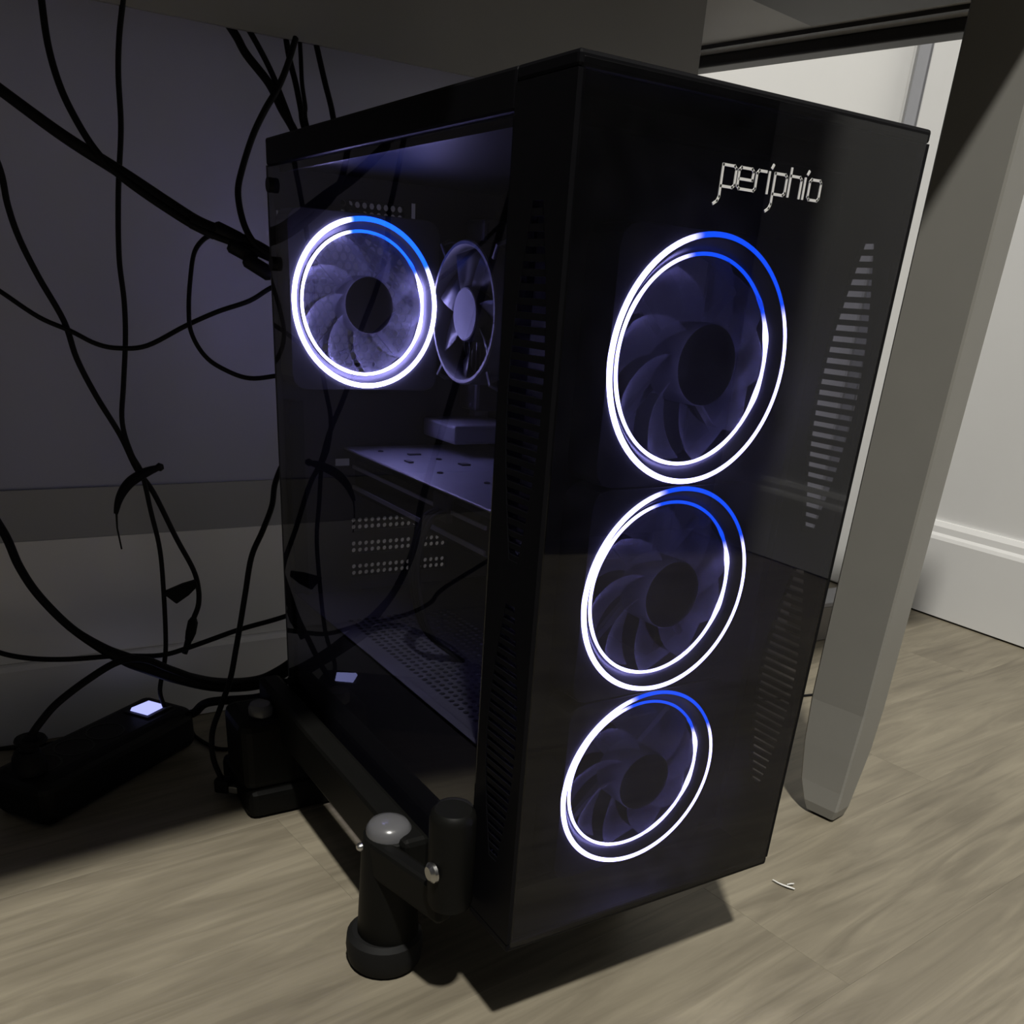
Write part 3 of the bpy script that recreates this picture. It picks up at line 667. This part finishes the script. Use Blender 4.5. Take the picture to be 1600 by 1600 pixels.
LB = {
    'thick_bundle': 'thickest black cable slanting down from upper left to the tower',
    'bundle_feed': 'black cable curving down from the desk into the thick slanting bundle',
    'left_drop': 'thin black cable hanging straight down left of the tower through the tie',
    'jack': 'thin black cable from the left edge ending in a hanging jack plug',
    'sag': 'thin black cable sagging from the left edge to tower behind the straight cable',
    'loop': 'thin black cable looping down beside the rear edge of the tower',
    'drape': 'black cable bowing outward from the desk to the rear of the tower',
    'c8': 'leftmost thick cable crossing the others behind the tower top',
    'c9': 'black cable just right of the thick crossing one behind tower top',
    'c10': 'black cable in the middle of the clump hanging from the desk',
    'c11': 'thinnest cable at the right of the clump hanging from the desk',
    'c12': 'lone black cable right of the clump, behind the tower top',
    'usb': 'black cable running down the tower rear edge to a grey metal plug',
    'power': 'thick black cable swooping from the left edge low behind the tower',
    'low_sag': 'black cable sagging low from the left edge to the tower foot',
    'plugcable': 'black power cable arching into a plug on the power strip',
    'floor_left': 'thin black cable lying on the floor behind the power strip',
    'floor_right': 'thin black cable lying on the floor behind the desk leg',
    'stripcord': 'thick black cord leaving the switch end of the power strip',
}
def cable(key, label=None):
    r, pts = CB[key]; p0 = Vector(pts[-1])
    t = thing('cable', LB[key], 'cable', p0) if key in ('jack', 'usb', 'plugcable') else None
    mb = MB(p0); path = smooth_path(pts); n = len(path)
    rad = r
    if key == 'thick_bundle': rad = [.0030 + .0016 * min(1, k / (n * .55)) for k in range(n)]
    if key == 'power': rad = [.0036 + .0030 * max(0, min(1, (k / n - .42) / .12)) for k in range(n)]
    mb.tube(path, rad, 10)
    if t is not None:
        mb.build('jacket', M_cable, t, smooth=True); return t
    o = mb.build('cable', M_cable, None, smooth=True); o.location = p0; tag(o, LB[key], 'cable'); return o
CO = {k: cable(k) for k in CB}
# plugs
t = CO['jack']
MB().tube([(0, 0, 0), (-.0012, 0, -.004), (-.004, 0, -.014), (-.0065, 0, -.021)], [.0026, .0046, .0048, .0036], 14).build('plug_body', M_cable, t, smooth=True)
MB().tube([(-.0062, 0, -.020), (-.0115, 0, -.034)], [.0032, .0026], 12).build('plug_tip', M_black, t, smooth=True)
t = CO['usb']
rm = Matrix.Rotation(math.radians(-40), 3, 'Z')
MB().box(-.005, .008, -.006, .006, -.012, .001, rm, (0, 0, 0)).build('plug_body', M_cable, t, bevel=.002)
MB().box(.008, .019, -.0050, .0050, -.0105, -.0045, rm, (0, 0, 0)).build('plug_contact', M_chrome, t, bevel=.0005, seg=1)
t = CO['plugcable']
MB().tube([(0, 0, .002), (-.001, -.0004, -.002), (-.004, -.002, -.022)], [.0034, .006, .0085], 14).build('strain_relief', M_cable, t, smooth=True)
MB().lathe([(.0115, -.004), (.0125, -.0025), (.0115, -.0005)], (0, 0, 0), n=20).build('plug_flange', M_cable, t, smooth=True)
MB().lathe([(.0130, -.0285), (.0135, -.024), (.0120, -.016), (.009, -.010)], (-.004, -.001, 0), n=20).build('plug_body', M_cable, t, smooth=True)
# the clump of connectors where the bundle meets the tower
k = 0
for c, d in (((-.028, .4275, .3665), (.9, -.3, -.35)), ((-.012, .420, .3625), (.9, -.3, -.4)), ((-.004, .414, .352), (.9, -.3, -.4)), ((.004, .404, .3425), (.8, -.4, -.45))):
    c = Vector(c); d = Vector(d).normalized()
    o = MB(c).tube([c - d * .011, c - d * .009, c + d * .008, c + d * .011], [.0035, .0052, .0056, .0036], 12).build('cable_connector', M_cable, None, smooth=True)
    o.location = c
    tag(o, ['first black plug on the bundle, furthest from the tower', 'second black plug along the bundle towards the tower', 'third black plug along the bundle towards the tower', 'black plug of the bundle touching the tower rear edge'][k], 'plug', 'plugs where the bundle meets the tower'); k += 1
# cable tie
tp = [[-0.0669, 0.478, 0.1864], [-0.0734, 0.477, 0.1847], [-0.0806, 0.4759, 0.182], [-0.0901, 0.4744, 0.1769], [-0.0971, 0.473, 0.1702], [-0.1023, 0.4716, 0.1618], [-0.1058, 0.47, 0.1518]]
t0 = Vector((-.0806, .4759, .182)); ti = thing('cable_tie', 'black curved cable tie gripping the two hanging cables', 'cable tie', t0)
pp = smooth_path(tp); n = len(pp)
MB(t0).tube(pp, [.0010 + .0032 * math.sin(PI * min(.999, (.10 + .88 * i / n))) ** .8 for i in range(n)], 10).build('strap', M_cable, ti, smooth=True)
MB(t0).tube([(-.0757, .478, .1853), (-.069, .478, .1863), (-.0655, .478, .187), (-.0625, .478, .1872)], [.0018, .0020, .0036, .0020], 10).build('tie_head', M_cable, ti, smooth=True)
MB(t0).tube([[-0.1050, 0.47, 0.1560], [-0.1061, 0.47, 0.1401], [-0.1046, 0.47, 0.1221]], [.0010, .0007, .0007], 6).build('tie_tail', M_cable, ti, smooth=True)
# flat plug
q = [(-.0746, .477, .0788), (-.0560, .477, .0852), (-.0445, .477, .0876), (-.0435, .477, .0820), (-.0520, .477, .0745), (-.0634, .477, .0676)]
n = len(q); c0 = Vector(q[0])
o = MB(c0).add([(x, y - .003, z) for x, y, z in q] + [(x, y + .003, z) for x, y, z in q], [tuple(range(n)), tuple(range(2 * n - 1, n - 1, -1))] + [(k, n + k, n + (k + 1) % n, (k + 1) % n) for k in range(n)]).build('flat_plug', M_cable, None, bevel=.001)
o.location = c0; tag(o, 'flat black wedge-shaped plug hanging beside the jack plug', 'plug')

# ------------------------------------------------------------------ small things
sp = Vector((.292, .045, FL)); s = thing('paper_scrap', 'torn curled white scrap lying on the floor in front of tower', 'scrap', sp)
def ribbon(name, pts, w, par):
    P = [Vector(p) for p in pts]; mb = MB(); vs = []; n = len(P)
    for i, p_ in enumerate(P):
        d = (P[min(i + 1, n - 1)] - P[max(i - 1, 0)]); d.z = 0; d.normalize(); nn = Vector((-d.y, d.x, 0)) * w[i]
        for z in (0, .0006): vs += [p_ + nn + Vector((0, 0, z)), p_ - nn + Vector((0, 0, z + w[i] * .8))]
    fs = []
    for i in range(n - 1):
        a, b = i * 4, i * 4 + 4; fs += [(a, a + 1, b + 1, b), (a + 2, b + 2, b + 3, a + 3), (a, b, b + 2, a + 2), (a + 1, a + 3, b + 3, b + 1)]
    fs += [(0, 2, 3, 1), (4 * n - 4, 4 * n - 3, 4 * n - 1, 4 * n - 2)]
    return mb.add(vs, fs).build(name, M_paper, par, smooth=True)
ribbon('curled_strip', [(-.0015, .0085, .0012), (.0000, .0040, .0004), (.0015, .0005, 0), (.0035, -.0040, 0), (.0055, -.0085, .0006)], [.0007, .0012, .0017, .0023, .0012], s)
ribbon('torn_corner', [(.0055, -.0005, .0002), (.0080, -.0020, .0008), (.0095, -.0040, .0020)], [.0005, .0013, .0008], s)
bx = thing('small_box', 'small dark grey box on the floor between tower and desk leg', 'box', (.83, .47, FL))
MB().box(-.05, .05, -.02, .03, 0, .050).build('carton', M_greybox, bx, bevel=.002)
MB().box(-.051, .051, -.021, .031, .050, .056).build('lid', M_alu, bx, bevel=.001)
cb = thing('reflection_blocker', 'tall dark cabinet added out of view to darken the front glass reflection', 'blocker', (.85, -1.4, FL))  # dark block added out of view, darkens what the front glass mirrors
MB().box(-.22, .225, -.42, .42, .02, 1.9).build('blocker_body', M_darkblock, cb, bevel=.003)
for y in (-.41, .01):
    d = MB().box(-.24, -.22, y, y + .40, .05, 1.88).build('blocker_panel', M_darkblock, cb, bevel=.003)
